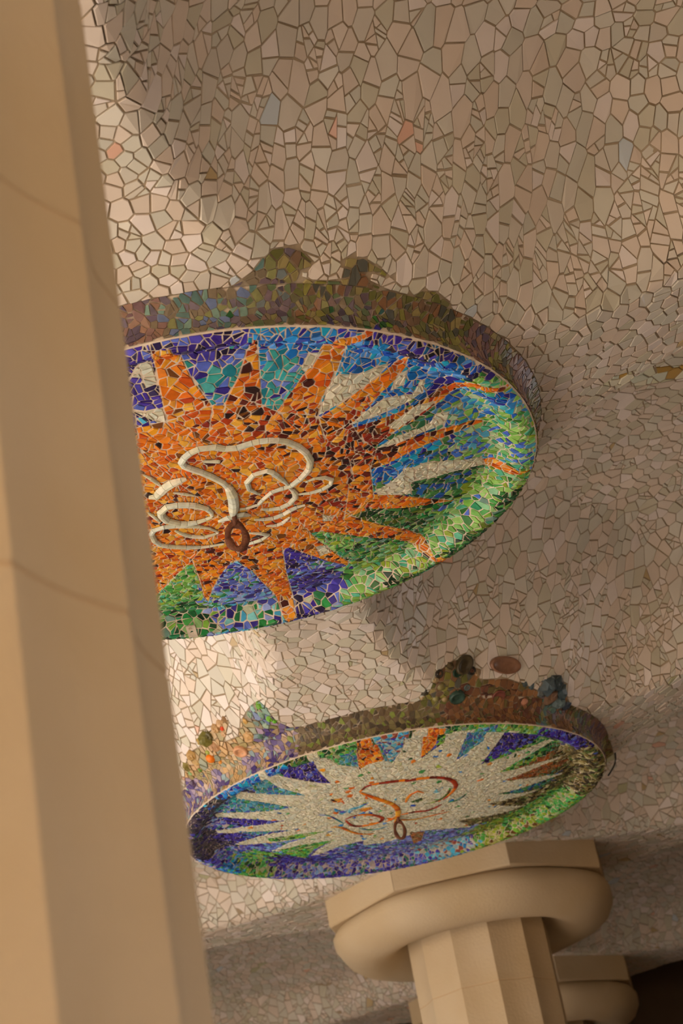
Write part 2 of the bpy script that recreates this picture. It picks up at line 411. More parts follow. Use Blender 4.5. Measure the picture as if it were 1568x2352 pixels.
def anchors(lst, f):
    A = np.array([f(*p) for p, _ in lst]); return A, [n for _, n in lst]
fa1 = anchors(FL_ANCH1, lambda x, y: on_ceiling(x, y)[:2]); fa2 = anchors(FL_ANCH2, lambda x, y: on_ceiling(x, y)[:2])
def near(A, x, y, jit):
    d = np.hypot(A[0][:, 0]-x, A[0][:, 1]-y) + RNG.uniform(0, jit, len(A[1])); return A[1][int(d.argmin())]
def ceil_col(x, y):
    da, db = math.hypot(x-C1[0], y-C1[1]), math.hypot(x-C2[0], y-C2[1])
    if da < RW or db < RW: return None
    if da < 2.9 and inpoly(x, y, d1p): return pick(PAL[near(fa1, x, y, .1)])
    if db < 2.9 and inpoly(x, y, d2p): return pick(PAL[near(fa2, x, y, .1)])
    if inpoly(x, y, PATCH): return pick(PAL['wht'] + PAL['wht'] + pal((140,145,110), (150,120,60)))
    return pick(WHITE_ODD, .06) if random.random() < .012 else pick(WHITE, .05)
AR = (-.95, .82, -1.02, 3.15)             # tiled range in lattice steps
def in_tiled(X, Y):
    a, b = to_lat(X, Y)
    return (a > AR[0]) & (a < AR[1]) & (b > AR[2]) & (b < AR[3]) & (np.hypot(X-C1[0], Y-C1[1]) > R*.97) & (np.hypot(X-C2[0], Y-C2[1]) > R*.97)
pd1, pd2 = np.array(d1p[:len(DECO1)]), np.array(d2p[:len(DECO2)])
def rad_ceil(X, Y):
    a, b = to_lat(X, Y); r = np.full(X.shape, .084)
    fa, fb = a-np.floor(a)-.5, b-np.floor(b)-.5; rho = np.hypot(fa, fb)
    r = r - .018*sstep(rho, .30, .42) + .006*sstep(-rho, -.2, 0)
    r = np.where(b > .1, .080, r)
    for poly, c in ((d1p, C1), (d2p, C2)):
        dd = np.hypot(X-c[0], Y-c[1]); idx = np.nonzero(dd < 2.9)[0]
        for i in idx:
            if inpoly(X[i], Y[i], poly): r[i] = .036
    r = np.where(a > .62, .1, r)
    return r
cx = [lat(a, b) for a in AR[:2] for b in AR[2:]]
box = (min(p[0] for p in cx), min(p[1] for p in cx), max(p[0] for p in cx), max(p[1] for p in cx))
cpts = darts(in_tiled, box, rad_ceil, 200000, [(C1[0], C1[1], 2.4, 50000), (C2[0], C2[1], 2.4, 50000)])
# denser seeds inside the coloured patches and along their outline
ccell = cells(cpts)
bl = [d1p[:len(DECO1)], d2p[:len(DECO2)], circle(C1, RW), circle(C2, RW), PATCH + PATCH[:1]]
ccell = cut_by(ccell, bl, .24, .0045)
ccell = even_out(ccell, 2.1, .0155)
def surf_ceil(x, y): return np.stack([x, y, zceil(x, y)], -1)
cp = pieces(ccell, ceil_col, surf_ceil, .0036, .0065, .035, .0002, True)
print('ceiling tiles', len(cp), round(time.time()-T0, 1))

def vis_common(x, y):
    return x > 190 + .13*y
EA = [(287,803),(480,759),(777,743),(981,778),(1119,836),(1205,919),(1231,998),(1201,1108),(1050,1260),(860,1366),(659,1425),(383,1464),(300,1000)]
EB = [(438,1860),(555,1791),(744,1718),(940,1680),(1141,1656),(1348,1690),(1399,1745),(1341,1838),(1141,1935),(891,2005),(589,2013),(453,1973)]
ECOL = [(741,2062),(1171,1925),(1375,1920),(1405,2060),(1380,2110),(1260,2170),(1300,2352),(975,2352),(945,2235),(800,2170)]
bays = {}
for p in cp:
    a, b = to_lat(p[3][0], p[3][1]); bays.setdefault((int(math.floor(a)), int(math.floor(b))), []).append(p)
def vis_ceil(x, y):
    return vis_common(x, y) and not inpoly(x, y, EA) and not inpoly(x, y, EB) and not inpoly(x, y, ECOL)
def hide(c, r):       # plan cells of the mortar sheet inside a medallion are left out
    return lambda x, y: math.hypot(x-c[0], y-c[1]) < r
LAB = {(0,-1): 'cream broken-tile dome filling the top right of the photo, nearest the camera',
       (-1,-1): 'cream broken-tile dome at the upper left, behind the big near column',
       (0,0): 'pale broken-tile dome to the right of the big orange medallion',
       (-1,0): 'pale broken-tile vault between the two medallions beside the near column',
       (0,1): 'pale broken-tile dome at right, above the far column capital',
       (-1,1): 'white broken-tile vault at lower left, under the smaller medallion',
       (0,2): 'shaded broken-tile dome at the bottom right behind the far column',
       (-1,2): 'grey shaded broken-tile dome at the bottom left beside the near column'}
NG = 72
for (i, j) in sorted(bays):
    V, F, idx = [], [], {}
    for p in range(NG+1):
        for q in range(NG+1):
            x, y = lat(i + p/NG, j + q/NG); idx[p, q] = len(V); V.append((x, y, 0))
    V = np.array(V); V[:, 2] = zceil(V[:, 0], V[:, 1])
    for c_ in (C1, C2):          # behind a medallion the sheet stays clear of its underside
        m_ = np.hypot(V[:, 0]-c_[0], V[:, 1]-c_[1]) < R*.99; V[m_, 2] = np.maximum(V[m_, 2], H + .13)
    for p in range(NG):
        for q in range(NG):
            m_ = V[idx[p, q], :2]
            x, y = lat(i + (p+.5)/NG, j + (q+.5)/NG)
            F.append((idx[p, q], idx[p, q+1], idx[p+1, q+1], idx[p+1, q]))
    used = sorted({v for f in F for v in f}); mp = {v: k for k, v in enumerate(used)}
    o = mesh('ceiling', V[used], [tuple(mp[v] for v in f) for f in F], M['grout'], smooth=True)
    tag(o, LAB.get((i, j), 'broken-tile vault beside the others'), 'ceiling', kind='structure')
    # children of a mesh that sits at the world origin: shift by the eye height through the offset
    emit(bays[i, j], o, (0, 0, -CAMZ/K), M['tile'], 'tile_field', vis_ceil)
print('ceiling built', round(time.time()-T0, 1))
# the vaults go on outside the tiled stretch (bare backing, out of frame)
V, F = [], []; NX, NY = 5*24, 8*24
for p in range(NX+1):
    for q in range(NY+1):
        x, y = lat(-2 + p/24, -3 + q/24); V.append((x, y, 0))
V = np.array(V); V[:, 2] = zceil(V[:, 0], V[:, 1]) + .02
for p in range(NX):
    for q in range(NY):
        a, b = -2 + (p+.5)/24, -3 + (q+.5)/24
        if -1 < a < 1 and -2 < b < 4 and (math.floor(a), math.floor(b)) in bays: continue
        F.append((p*(NY+1)+q, p*(NY+1)+q+1, (p+1)*(NY+1)+q+1, (p+1)*(NY+1)+q))
used = sorted({v for f in F for v in f}); mp = {v: k for k, v in enumerate(used)}
o = mesh('ceiling', V[used], [tuple(mp[v] for v in f) for f in F], M['plaster'], smooth=True)
tag(o, 'plain pale vaults running on beyond the tiled stretch', 'ceiling', kind='structure')

# ------------------------------------------------------------------ medallions
def smooth_line(pts, step=.02):
    P = np.array(pts, float); out = []
    for i in range(len(P)-1):
        p0, p1, p2, p3 = P[max(i-1, 0)], P[i], P[i+1], P[min(i+2, len(P)-1)]
        n = max(2, int(np.linalg.norm(p2-p1)/step))
        for k in range(n):
            t = k/n; out.append(.5*((2*p1) + (-p0+p2)*t + (2*p0-5*p1+4*p2-p3)*t*t + (-p0+3*p1-3*p2+p3)*t**3))
    out.append(P[-1]); return np.array(out)
def relief(parent, c, off, pts_px, wpx, palette, name='relief_line', hfac=.42, ppu=480.0):
    L = smooth_line([on_face(c, x, y) for x, y in pts_px], .012)
    wu = wpx*1.3/ppu
    d = np.linalg.norm(np.diff(L, axis=0), axis=1); s = np.r_[0, np.cumsum(d)]; tot = s[-1]
    V, F, CC = [], [], []; t = 0
    while t < tot - .004:
        ln = random.uniform(.03, .075); e = min(t+ln, tot)
        a = np.array([np.interp(t+.001, s, L[:, 0]), np.interp(t+.001, s, L[:, 1])])
        b = np.array([np.interp(max(e-.001, t+.003), s, L[:, 0]), np.interp(max(e-.001, t+.003), s, L[:, 1])])
        ta, tb = [], []
        for q, lst, tt in ((a, ta, t), (b, tb, e)):
            q2 = np.array([np.interp(min(tt+.02, tot), s, L[:, 0]), np.interp(min(tt+.02, tot), s, L[:, 1])]) - np.array([np.interp(max(tt-.02, 0), s, L[:, 0]), np.interp(max(tt-.02, 0), s, L[:, 1])])
            q2 /= np.linalg.norm(q2)+1e-9; n = np.array([-q2[1], q2[0]])
            taper = min(1, .45 + 2.5*min(tt, tot-tt)/max(tot, .2))
            for (sx, hz) in ((-.5, -.004), (-.42, .55), (-.14, .98), (.16, 1.0), (.42, .55), (.5, -.004)):
                w2 = wu*taper; pq = q + n*sx*w2; zz = float(zface(c, c[0]+pq[0], c[1]+pq[1])) - hz*w2*hfac - .006
                lst.append((c[0]+pq[0], c[1]+pq[1], zz))
        o = len(V); V += ta + tb; col = pick(palette, .1)
        for k in range(5): F.append((o+k, o+k+1, o+7+k, o+6+k)); CC.append(col)
        F.append(tuple(o+k for k in range(5, -1, -1))); F.append(tuple(o+6+k for k in range(6))); CC += [col]*2
        t = e
    return mesh(name, V, F, M['glass'], parent, CC, off=off)
def disc_mesh(name, c, prof, parent, off, m, seg=96):
    V, F = [], []
    for (r, z) in prof:
        for k in range(seg):
            t = 2*math.pi*k/seg; V.append((c[0]+r*math.cos(t), c[1]+r*math.sin(t), z))
    n = len(prof)
    for a in range(n-1):
        for k in range(seg): F.append((a*seg+k, a*seg+(k+1) % seg, (a+1)*seg+(k+1) % seg, (a+1)*seg+k))
    return mesh(name, V, F, m, parent, smooth=True, off=off)
WALLS = {}
def wall_surf(c):
    ang = np.linspace(-math.pi, math.pi, 361)
    zt = zceil(c[0]+RW*1.0*np.cos(ang), c[1]+RW*1.0*np.sin(ang)) + .004
    def f(u, v):                        # u = arc length, v 0 (rim) .. 1 (ceiling)
        t = np.asarray(u)/R; t = (t + math.pi) % (2*math.pi) - math.pi; v = np.asarray(v)
        top = np.interp(t, ang, zt); r = R*(1.0 - .012*np.sin(np.clip(v, 0, 1)*math.pi)) + (RW-R)*np.clip(v, 0, 1)**3
        return np.stack([c[0]+r*np.cos(t), c[1]+r*np.sin(t), H + ZE + (top-H-ZE)*v], -1)
    hgt = lambda t: np.interp((t+math.pi) % (2*math.pi)-math.pi, ang, zt) - H
    return f, hgt
def medallion(c, regions, anch, lines_extra, flank_anch, label, rad, redspots, white_speck, gap, nm='ceiling_medallion'):
    off = (c[0], c[1], H); root = empty(nm, off); tag(root, label, 'medallion')
    prof = [(1e-3, _zs[0])] + [(R*_rr[k], _zs[k]) for k in range(10, 401, 10)]
    disc_mesh('mortar_bed', c, [(r, H+z+.0) for r, z in prof], root, off, M['dgrout'])
    f, hgt = wall_surf(c)
    # mortar of the rim wall
    V, F = [], []; sg = 144
    for a in range(9):
        for k in range(sg): V.append(f(R*(2*math.pi*k/sg-math.pi), a/8))
    for a in range(8):
        for k in range(sg): F.append((a*sg+k, a*sg+(k+1) % sg, (a+1)*sg+(k+1) % sg, (a+1)*sg+k))
    mesh('rim_wall', V, F, M['dgrout'], root, smooth=True, off=off)
    # face tiles
    inside = lambda X, Y: np.hypot(X, Y) < R*1.04
    pts = darts(inside, (-R*1.04, -R*1.04, R*1.04, R*1.04), rad, 110000)
    cl = cells(pts)
    lines = [list(p)+[p[0]] for _, p in regions] + lines_extra + [circle((0, 0), R*.997)]
    cl = cut_by(cl, lines, .7, .0007)
    def col(x, y):
        if math.hypot(x, y) > R*.997: return None
        for name, poly in reversed(regions):
            if inpoly(x, y, poly):
                if name == 'org':
                    pr = .10
                    for (sx, sy, sg_, p) in redspots:
                        pr += p*math.exp(-((x-sx)**2+(y-sy)**2)/(2*sg_*sg_))
                    if random.random() < pr: return pick(PAL['red'])
                    return pick(PAL['org'], .15)
                if name == 'wht' and white_speck and random.random() < .03 and math.hypot(x, y) < R*.75: return pick(PAL['org']+PAL['gr2']+PAL['blu'])
                return pick(PAL[name])
        return pick(PAL[near(anch, x, y, .12)])
    sf = lambda x, y: np.stack([x+c[0], y+c[1], zface(c, x+c[0], y+c[1])], -1)
    ps = pieces(cl, col, sf, gap, .0045, .13, .00006)
    # rim wall tiles
    hh = .35
    ins = lambda X, Y: (Y > -.03) & (Y < hh*1.8)
    pts = darts(ins, (-math.pi*R-.1, -.05, math.pi*R+.1, 1.0), lambda X, Y: np.full(X.shape, .029), 60000)
    wl = []
    for p in cut_by(cells(pts), [], .4, .0008):
        cxy = cen(p)
        if abs(cxy[0]) > math.pi*R: continue
        h = float(hgt(cxy[0]/R)); p = halves(p, 0, 0, 0, 1)[0]
        if len(p) > 2: p = halves(p, 0, h, 0, -1)[0]
        if len(p) < 3: continue
        wl.append(([(x, y/h) for x, y in p], h))
    polys = [q for q, _ in wl]
    # inset must be done in true lengths: shrink there, then scale
    out = []
    for q, h in wl:
        r_ = inset([(x, v*h) for x, v in q], .0026)
        if r_ is None or area(r_) < .0001: continue
        out.append([(x, v/h) for x, v in r_])
    def wcol(u, v):
        p = f(np.array([u]), np.array([v]))[0]; return pick(PAL[near(flank_anch, p[0], p[1], .08)])
    wp = pieces(out, wcol, lambda u, v: f(u, v), 0.0, .005, .05, 0)
    for k, p in enumerate(wp):
        # outward normal
        rd = np.array([p[3][0]-c[0], p[3][1]-c[1], 0])
        if p[4] @ rd < 0:
            v, fcs, cc_, w3, nr = p; n = len(fcs[0]); th = (v[:n]-v[2*n:]).mean(0)
            v = v.copy(); v[:n] -= 2*(v[:n]-v[2*n:])*.9; v[n:2*n] -= 2*(v[n:2*n]-v[2*n:])*.9; wp[k] = (v, fcs, cc_, w3, -nr)
    print('medallion tiles', len(ps), len(wp))
    return root, off, ps, wp

def fp(c, L): return [tuple(on_face(c, x, y)) for x, y in L]
# ---- near medallion: orange sun
X1 = lambda L: fp(C1, L)
BODY1 = [(300,985),(382,967),(487,930),(515,930),(600,930),(640,945),(728,955),(745,1000),(806,972),(830,1010),(864,1030),(850,1075),(857,1132),(806,1182),(740,1218),(700,1226),(666,1256),(648,1263),(545,1287),(528,1292),(445,1296),(432,1296),(366,1335),(330,1330)]
ORANGE1 = [
 [(346,805),(391,803),(440,868),(487,932),(480,990),(382,968)],
 [(572,802),(580,781),(592,781),(593,807),(601,932),(560,960),(513,931),(546,867),(566,805)],
 [(635,945),(704,850),(735,802),(770,780),(800,775),(828,769),(845,755),(861,753),(857,766),(832,781),(806,789),(792,802),(773,853),(740,912),(728,957),(690,990)],
 [(948,819),(922,823),(895,842),(840,884),(785,925),(732,960),(745,1010),(806,974),(854,925),(880,896),(910,868),(930,843)],
 [(1176,875),(1160,886),(1140,891),(1120,889),(1090,881),(1062,875),(1045,877),(1000,897),(955,927),(900,952),(850,970),(800,985),(790,1030),(840,1040),(890,1003),(915,985),(950,965),(985,940),(1015,915),(1045,893),(1062,887),(1090,889),(1120,900),(1150,900),(1176,884)],
 [(1114,965),(1084,964),(1015,984),(947,1003),(905,1020),(864,1030),(800,1050),(810,1090),(880,1068),(945,1035),(1000,1011),(1050,991),(1090,974)],
 [(1102,1055),(1135,1050),(1170,1070),(1218,1077),(1205,1085),(1160,1083),(1118,1068)],
 [(950,1078),(984,1070),(980,1097),(952,1104)],
 [(1045,1148),(926,1137),(857,1134),(800,1120),(790,1190),(843,1168),(947,1163),(1000,1155)],
 [(780,1170),(805,1184),(878,1205),(933,1215),(964,1225),(995,1263),(1013,1278),(1030,1280),(1020,1287),(995,1287),(960,1263),(933,1242),(895,1235),(809,1229),(740,1219)],
 [(690,1200),(728,1238),(803,1290),(797,1297),(710,1273),(664,1257)],
 [(648,1255),(655,1305),(669,1356),(681,1418),(662,1426),(642,1387),(624,1356),(580,1311),(543,1286),(600,1250)],
 [(443,1290),(456,1325),(469,1370),(478,1381),(487,1353),(504,1322),(530,1291),(490,1270)]]
WHITE1 = [
 [(298,866),(318,836),(345,828),(362,880),(336,890),(325,867)], [(305,943),(328,946),(375,934),(384,968),(363,970)],
 [(730,953),(761,871),(778,859),(820,858),(900,830),(842,884),(785,923)], [(690,847),(708,812),(740,805),(717,842),(700,852)],
 [(805,974),(842,942),(880,915),(950,902),(962,878),(976,868),(970,900),(930,926),(870,952)], [(912,862),(936,848),(926,882),(895,897)],
 [(888,977),(920,958),(955,930),(1002,920),(978,940),(908,987)], [(866,1028),(905,1003),(985,973),(1000,950),(1032,943),(1022,972),(950,1000),(900,1020)],
 [(857,1130),(905,1100),(930,1075),(985,1060),(1105,1048),(1114,1066),(1050,1080),(940,1108),(945,1133),(880,1136)],
 [(740,1180),(765,1185),(760,1196),(742,1195)], [(725,1255),(750,1250),(760,1268),(735,1275)]]
regs1 = [('org', X1(BODY1))] + [('org', X1(p)) for p in ORANGE1] + [('wht', X1(p)) for p in WHITE1] + [('cya', X1([(311,950),(340,968),(312,982)]))]
# the side behind the column: body and further rays on the same pattern
back = [(R*.62*math.cos(t), R*.62*math.sin(t)) for t in np.linspace(math.radians(120), math.radians(250), 12)]
regs1.insert(0, ('org', [(0, 0)] + back))
for k, t in enumerate((128, 150, 172, 194, 216, 238)):
    a, b, e = math.radians(t-8), math.radians(t+8), math.radians(t+3)
    regs1.insert(1, ('org', [(R*.5*math.cos(a), R*.5*math.sin(a)), (R*.92*math.cos(e), R*.92*math.sin(e)), (R*.5*math.cos(b), R*.5*math.sin(b))]))
ANCH1 = [((300,820),'ind'),((350,795),'ind'),((420,785),'ind'),((470,815),'ind'),((520,790),'ind'),((310,900),'ind'),((330,915),'ind'),((420,820),'ind'),((380,790),'ind'),((500,770),'ind'),((540,775),'ind'),
 ((590,762),'blu'),((640,757),'blu'),((720,755),'blu'),((640,790),'blu'),((700,795),'blu'),((680,775),'blu'),((540,835),'tea'),
 ((450,880),'tea'),((500,870),'tea'),((480,905),'tea'),((630,850),'tea'),((650,880),'tea'),((620,920),'tea'),((670,830),'tea'),
 ((820,820),'blu'),((870,800),'blu'),((800,850),'blu'),((950,860),'blu'),((980,900),'blu'),((900,920),'blu'),((860,870),'blu'),((1000,850),'blu'),
 ((1000,790),'nav'),((1060,812),'nav'),((950,780),'ind'),((1110,845),'nav'),((880,765),'ind'),((1165,872),'lgr'),((1060,835),'blu'),
 ((1050,925),'lbl'),((1100,925),'lbl'),((1160,905),'blu'),((1050,950),'lbl'),((1140,870),'lgr'),((1195,920),'lbl'),
 ((1150,1000),'mix'),((1190,980),'lgr'),((1100,1020),'mix'),((1200,1040),'mix'),((1050,1030),'mix'),((1215,1000),'lgr'),
 ((930,1045),'blu'),((970,1030),'blu'),((1010,1040),'gbl'),((1000,925),'gbl'),((960,990),'gbl'),
 ((980,1110),'gbl'),((1030,1095),'gbl'),((900,1185),'dgr'),((950,1190),'dgr'),((985,1180),'grn'),((1000,1120),'gbl'),
 ((1100,1120),'lgr'),((1150,1105),'lgr'),((1080,1190),'lgr'),((1020,1220),'lgr'),((780,1240),'lgr'),((830,1270),'grn'),((900,1290),'lgr'),((960,1290),'lgr'),((1050,1160),'mix'),
 ((1190,1140),'dgr'),((1100,1225),'dgr'),((1035,1285),'dgr'),((900,1335),'dgr'),((1140,1175),'grn'),((870,1250),'grn'),
 ((700,1320),'ind'),((740,1340),'ind'),((700,1390),'ind'),((760,1390),'bmx'),((720,1300),'per'),((670,1290),'ind'),((780,1310),'ind'),
 ((840,1310),'lgr'),((830,1345),'lgr'),((870,1330),'lgr'),((810,1300),'lgr'),((830,1370),'lgr'),
 ((530,1340),'per'),((570,1365),'per'),((520,1310),'per'),((600,1400),'bmx'),((560,1410),'bmx'),((500,1430),'bmx'),((600,1370),'per'),((500,1380),'bmx'),
 ((400,1340),'lgr'),((420,1370),'lgr'),((390,1420),'grn'),((440,1430),'grn'),((440,1390),'grn'),((430,1310),'lgr')]
anch1 = anchors(ANCH1, lambda x, y: on_face(C1, x, y))
ex = [(-1.2, -.7, 'ind'), (-1.35, 0, 'ind'), (-1.2, .6, 'lgr'), (-.9, 1.0, 'grn'), (-.4, 1.4, 'grn')]
anch1 = (np.vstack([anch1[0], [(a, b) for a, b, _ in ex]]), anch1[1] + [n for *_x, n in ex])
def spot(x, y, s, p): q = on_face(C1, x, y); return (q[0], q[1], s, p)
RED1 = [spot(850,1000,.12,.75), spot(800,1045,.14,.3), spot(790,1130,.10,.4), spot(560,935,.10,.3), spot(640,975,.12,.3), spot(960,925,.10,.35), spot(540,1275,.14,.25), spot(730,960,.1,.2)]
def rad1(X, Y):
    r = np.full(X.shape, .042)
    for (px, py, s, v) in ((480,880,.12,.062), (640,860,.12,.06), (560,1380,.14,.058), (380,870,.1,.06), (800,1330,.15,.056), (1080,1150,.2,.048)):
        q = on_face(C1, px, py); r = r + (v-.042)*np.exp(-((X-q[0])**2+(Y-q[1])**2)/(2*s*s))
    return r
med1, off1, ps1, wp1 = medallion(C1, regs1, anch1, [], fa1, 'large round mosaic medallion with an orange sun on blue and green, rust ring at centre', rad1, RED1, False, .0030)
vis1 = lambda x, y: vis_common(x, y)
# rays of the sun as parts of their own: tiles whose centre falls in a ray polygon
emit(ps1, med1, off1, M['glass'], 'small_tile_field', vis1)
V, F, CC = join_pieces(wp1); tag(mesh('rim_tile_field', V, F, M['glass'], med1, CC, off=off1), 'dull green and purple tile band round the rim', kind='stuff')
c3 = lambda L: [(280+.3444*x, 960+.3444*y) for x, y in L]
WH = PAL['wht']
for pts, wd in (
 ([(740,640),(742,560),(730,500),(680,430),(600,385),(520,350),(430,320),(395,290),(430,240),(500,200),(570,182),(640,186),(700,198),(760,190),(850,160),(950,140),(1050,140),(1130,160),(1200,200),(1250,260),(1250,320),(1205,380),(1150,425),(1110,450),(1030,470),(960,510),(920,560),(860,590),(780,600)], 13),
 ([(736,650),(744,570),(728,490),(690,435)], 19),
 ([(1110,445),(1060,400),(990,350),(930,345),(860,380),(830,430),(860,480),(920,500)], 11),
 ([(930,600),(1020,600),(1100,570),(1150,530),(1150,490),(1110,455)], 11),
 ([(1170,500),(1260,490),(1350,460),(1400,420),(1380,392),(1300,390),(1220,420)], 9),
 ([(880,670),(1000,660),(1080,630),(1150,590),(1225,570)], 10), ([(960,712),(1050,700),(1120,650)], 9),
 ([(600,645),(585,610),(540,588),(470,572),(370,570),(280,590),(262,640),(320,685),(430,695),(520,680),(600,650)], 15),
 ([(175,520),(225,515),(280,460),(345,420),(430,395)], 18), ([(140,370),(200,400),(260,450)], 8), ([(340,490),(430,500),(485,512)], 8),
 ([(640,752),(560,722),(450,712),(330,712),(230,730),(195,765),(210,805),(260,838),(400,852),(550,850),(680,830)], 11),
 ([(350,742),(420,770),(500,785),(590,780),(645,752)], 10), ([(800,845),(900,812),(975,780),(930,762),(830,758)], 9),
 ([(640,682),(700,662),(760,632),(850,640)], 14), ([(540,282),(590,270),(650,285)], 14), ([(170,620),(210,650),(255,690)], 7)):
    relief(med1, C1, off1, c3(pts), wd, WH)
# little stamped white square near the bottom edge
q = [on_face(C1, x, y) for x, y in ((429,1431),(450,1430),(449,1446),(427,1448))]
def slab(name, q2, c, z_off, th, col, parent, off, m='glass'):
    V = []
    for dz in (z_off, z_off+th):
        for p in q2: V.append((c[0]+p[0], c[1]+p[1], float(zface(c, c[0]+p[0], c[1]+p[1])) - dz))
    F = [(0, 1, 2, 3), (7, 6, 5, 4)] + [(k, (k+1) % 4, 4+(k+1) % 4, 4+k) for k in range(4)]
    return mesh(name, V, F, M[m], parent, [col]*6, off=off)
st = slab('number_tile', q, C1, .006, .008, pal((172,160,145))[0], med1, off1); st['label'] = 'square white tile stamped with two small rings and a line'
def tube(name, pts, r, m, parent=None, off=(0, 0, 0), seg=8, closed=False, cols=None, nrm=None):
    P = np.array(pts, float); n = len(P); V, F = [], []
    up = np.array([0, 0, 1.]) if nrm is None else np.asarray(nrm, float)
    for i in range(n):
        t = P[(i+1) % n]-P[i-1] if closed else P[min(i+1, n-1)]-P[max(i-1, 0)]
        t = t/np.linalg.norm(t); s = np.cross(t, up if (nrm is not None or abs(t[2]) < .9) else np.array([1., 0, 0])); s /= np.linalg.norm(s); u = np.cross(s, t)
        rr = r[i] if hasattr(r, '__len__') else r
        for k in range(seg):
            a = 2*math.pi*k/seg; V.append(P[i] + rr*(math.cos(a)*s + math.sin(a)*u))
    for i in range(n if closed else n-1):
        for k in range(seg): F.append((i*seg+k, i*seg+(k+1) % seg, ((i+1) % n)*seg+(k+1) % seg, ((i+1) % n)*seg+k))
    if not closed: F += [tuple(range(seg))[::-1], tuple((n-1)*seg+k for k in range(seg))]
    return mesh(name, V, F, m, parent, cols, smooth=True, off=off)
def torus_pts(cen_, ax1, ax2, ra, rb, n=28, a0=0, a1=2*math.pi):
    full = abs(a1-a0-2*math.pi) < 1e-6
    return [np.array(cen_) + ax1*ra*math.cos(a0+(a1-a0)*i/(n if full else n-1)) + ax2*rb*math.sin(a0+(a1-a0)*i/(n if full else n-1)) for i in range(n)]
qc = [on_face(C1, 438, 1438), on_face(C1, 444, 1437)]
for p in (on_face(C1, 435, 1439), on_face(C1, 442, 1438)):
    cz = (C1[0]+p[0], C1[1]+p[1], float(zface(C1, C1[0]+p[0], C1[1]+p[1])) - .0155)
    ring_ = tube('stamped_ring', torus_pts(cz, np.array([1., 0, 0]), np.array([0, 1., 0]), .0065, .010, 14), .0012, M['joint'], st, off=off1, seg=5, closed=True, nrm=(0, 0, 1))
    st_local = True
# ---- far medallion: pale sun
X2 = lambda L: fp(C2, L)
BODY2 = [(818,1760),(779,1756),(744,1736),(727,1729),(703,1736),(731,1770),(760,1799),(710,1794),(641,1780),(607,1770),(592,1775),(607,1787),(641,1808),(703,1826),(607,1823),(555,1818),(521,1820),(545,1832),(607,1842),(672,1853),(607,1863),(548,1865),(493,1870),(497,1875),(572,1880),(655,1884),(593,1894),(538,1901),(496,1907),(500,1912),(555,1911),(607,1908),(672,1905),(614,1915),(572,1927),(541,1937),(548,1940),(607,1936),(710,1922),(662,1935),(624,1953),(640,1955),(710,1939),(765,1930),(731,1949),(712,1965),(738,1960),(779,1942),(834,1930),(835,1940),(880,1935),(917,1925),(969,1907),(1083,1898),(1052,1884),(1141,1869),(1210,1848),(1120,1846),(1244,1811),(1141,1824),(1296,1773),(1158,1790),(1305,1730),(1141,1774),(1273,1700),(1265,1697),(1103,1756),(1195,1678),(1172,1678),(1046,1748),(1060,1730),(1092,1674),(1040,1680),(1020,1705),(966,1741),(984,1677),(948,1685),(925,1720),(900,1752),(882,1746),(848,1753),(824,1768)]
DET2 = [('org', [(818,1699),(851,1698),(883,1746),(848,1754),(824,1768)]), ('org', [(983,1676),(1024,1676),(1000,1710),(985,1725),(965,1741)]),
 ('cya', [(855,1698),(940,1680),(925,1718),(895,1750)]), ('tl2', [(1098,1673),(1145,1668),(1110,1700),(1046,1747)]),
 ('cya', [(765,1855),(785,1862),(815,1853),(847,1841),(845,1846),(812,1862),(785,1870),(768,1863)]),
 ('org', [(757,1835),(785,1833),(790,1842),(765,1842)]), ('org', [(822,1858),(850,1852),(858,1856),(835,1864)]),
 ('cya', [(993,1820),(1005,1808),(1018,1806),(1012,1816),(998,1823)]), ('dgr', [(950,1838),(968,1831),(972,1836),(958,1843)]),
 ('obr', [(1158,1789),(1305,1740),(1300,1752),(1230,1780),(1170,1792)]), ('gr2', [(708,1802),(735,1805),(715,1808)]),
 ('obr', [(940,1910),(975,1908),(968,1928),(950,1938)]),
 ('gr2', [(640,1950),(700,1938),(770,1928),(720,1950),(700,1970),(660,1962)]), ('gr2', [(614,1925),(700,1913),(750,1908),(690,1925),(620,1932)])]
regs2 = [('wht', X2(BODY2))] + [(n, X2(p)) for n, p in DET2]
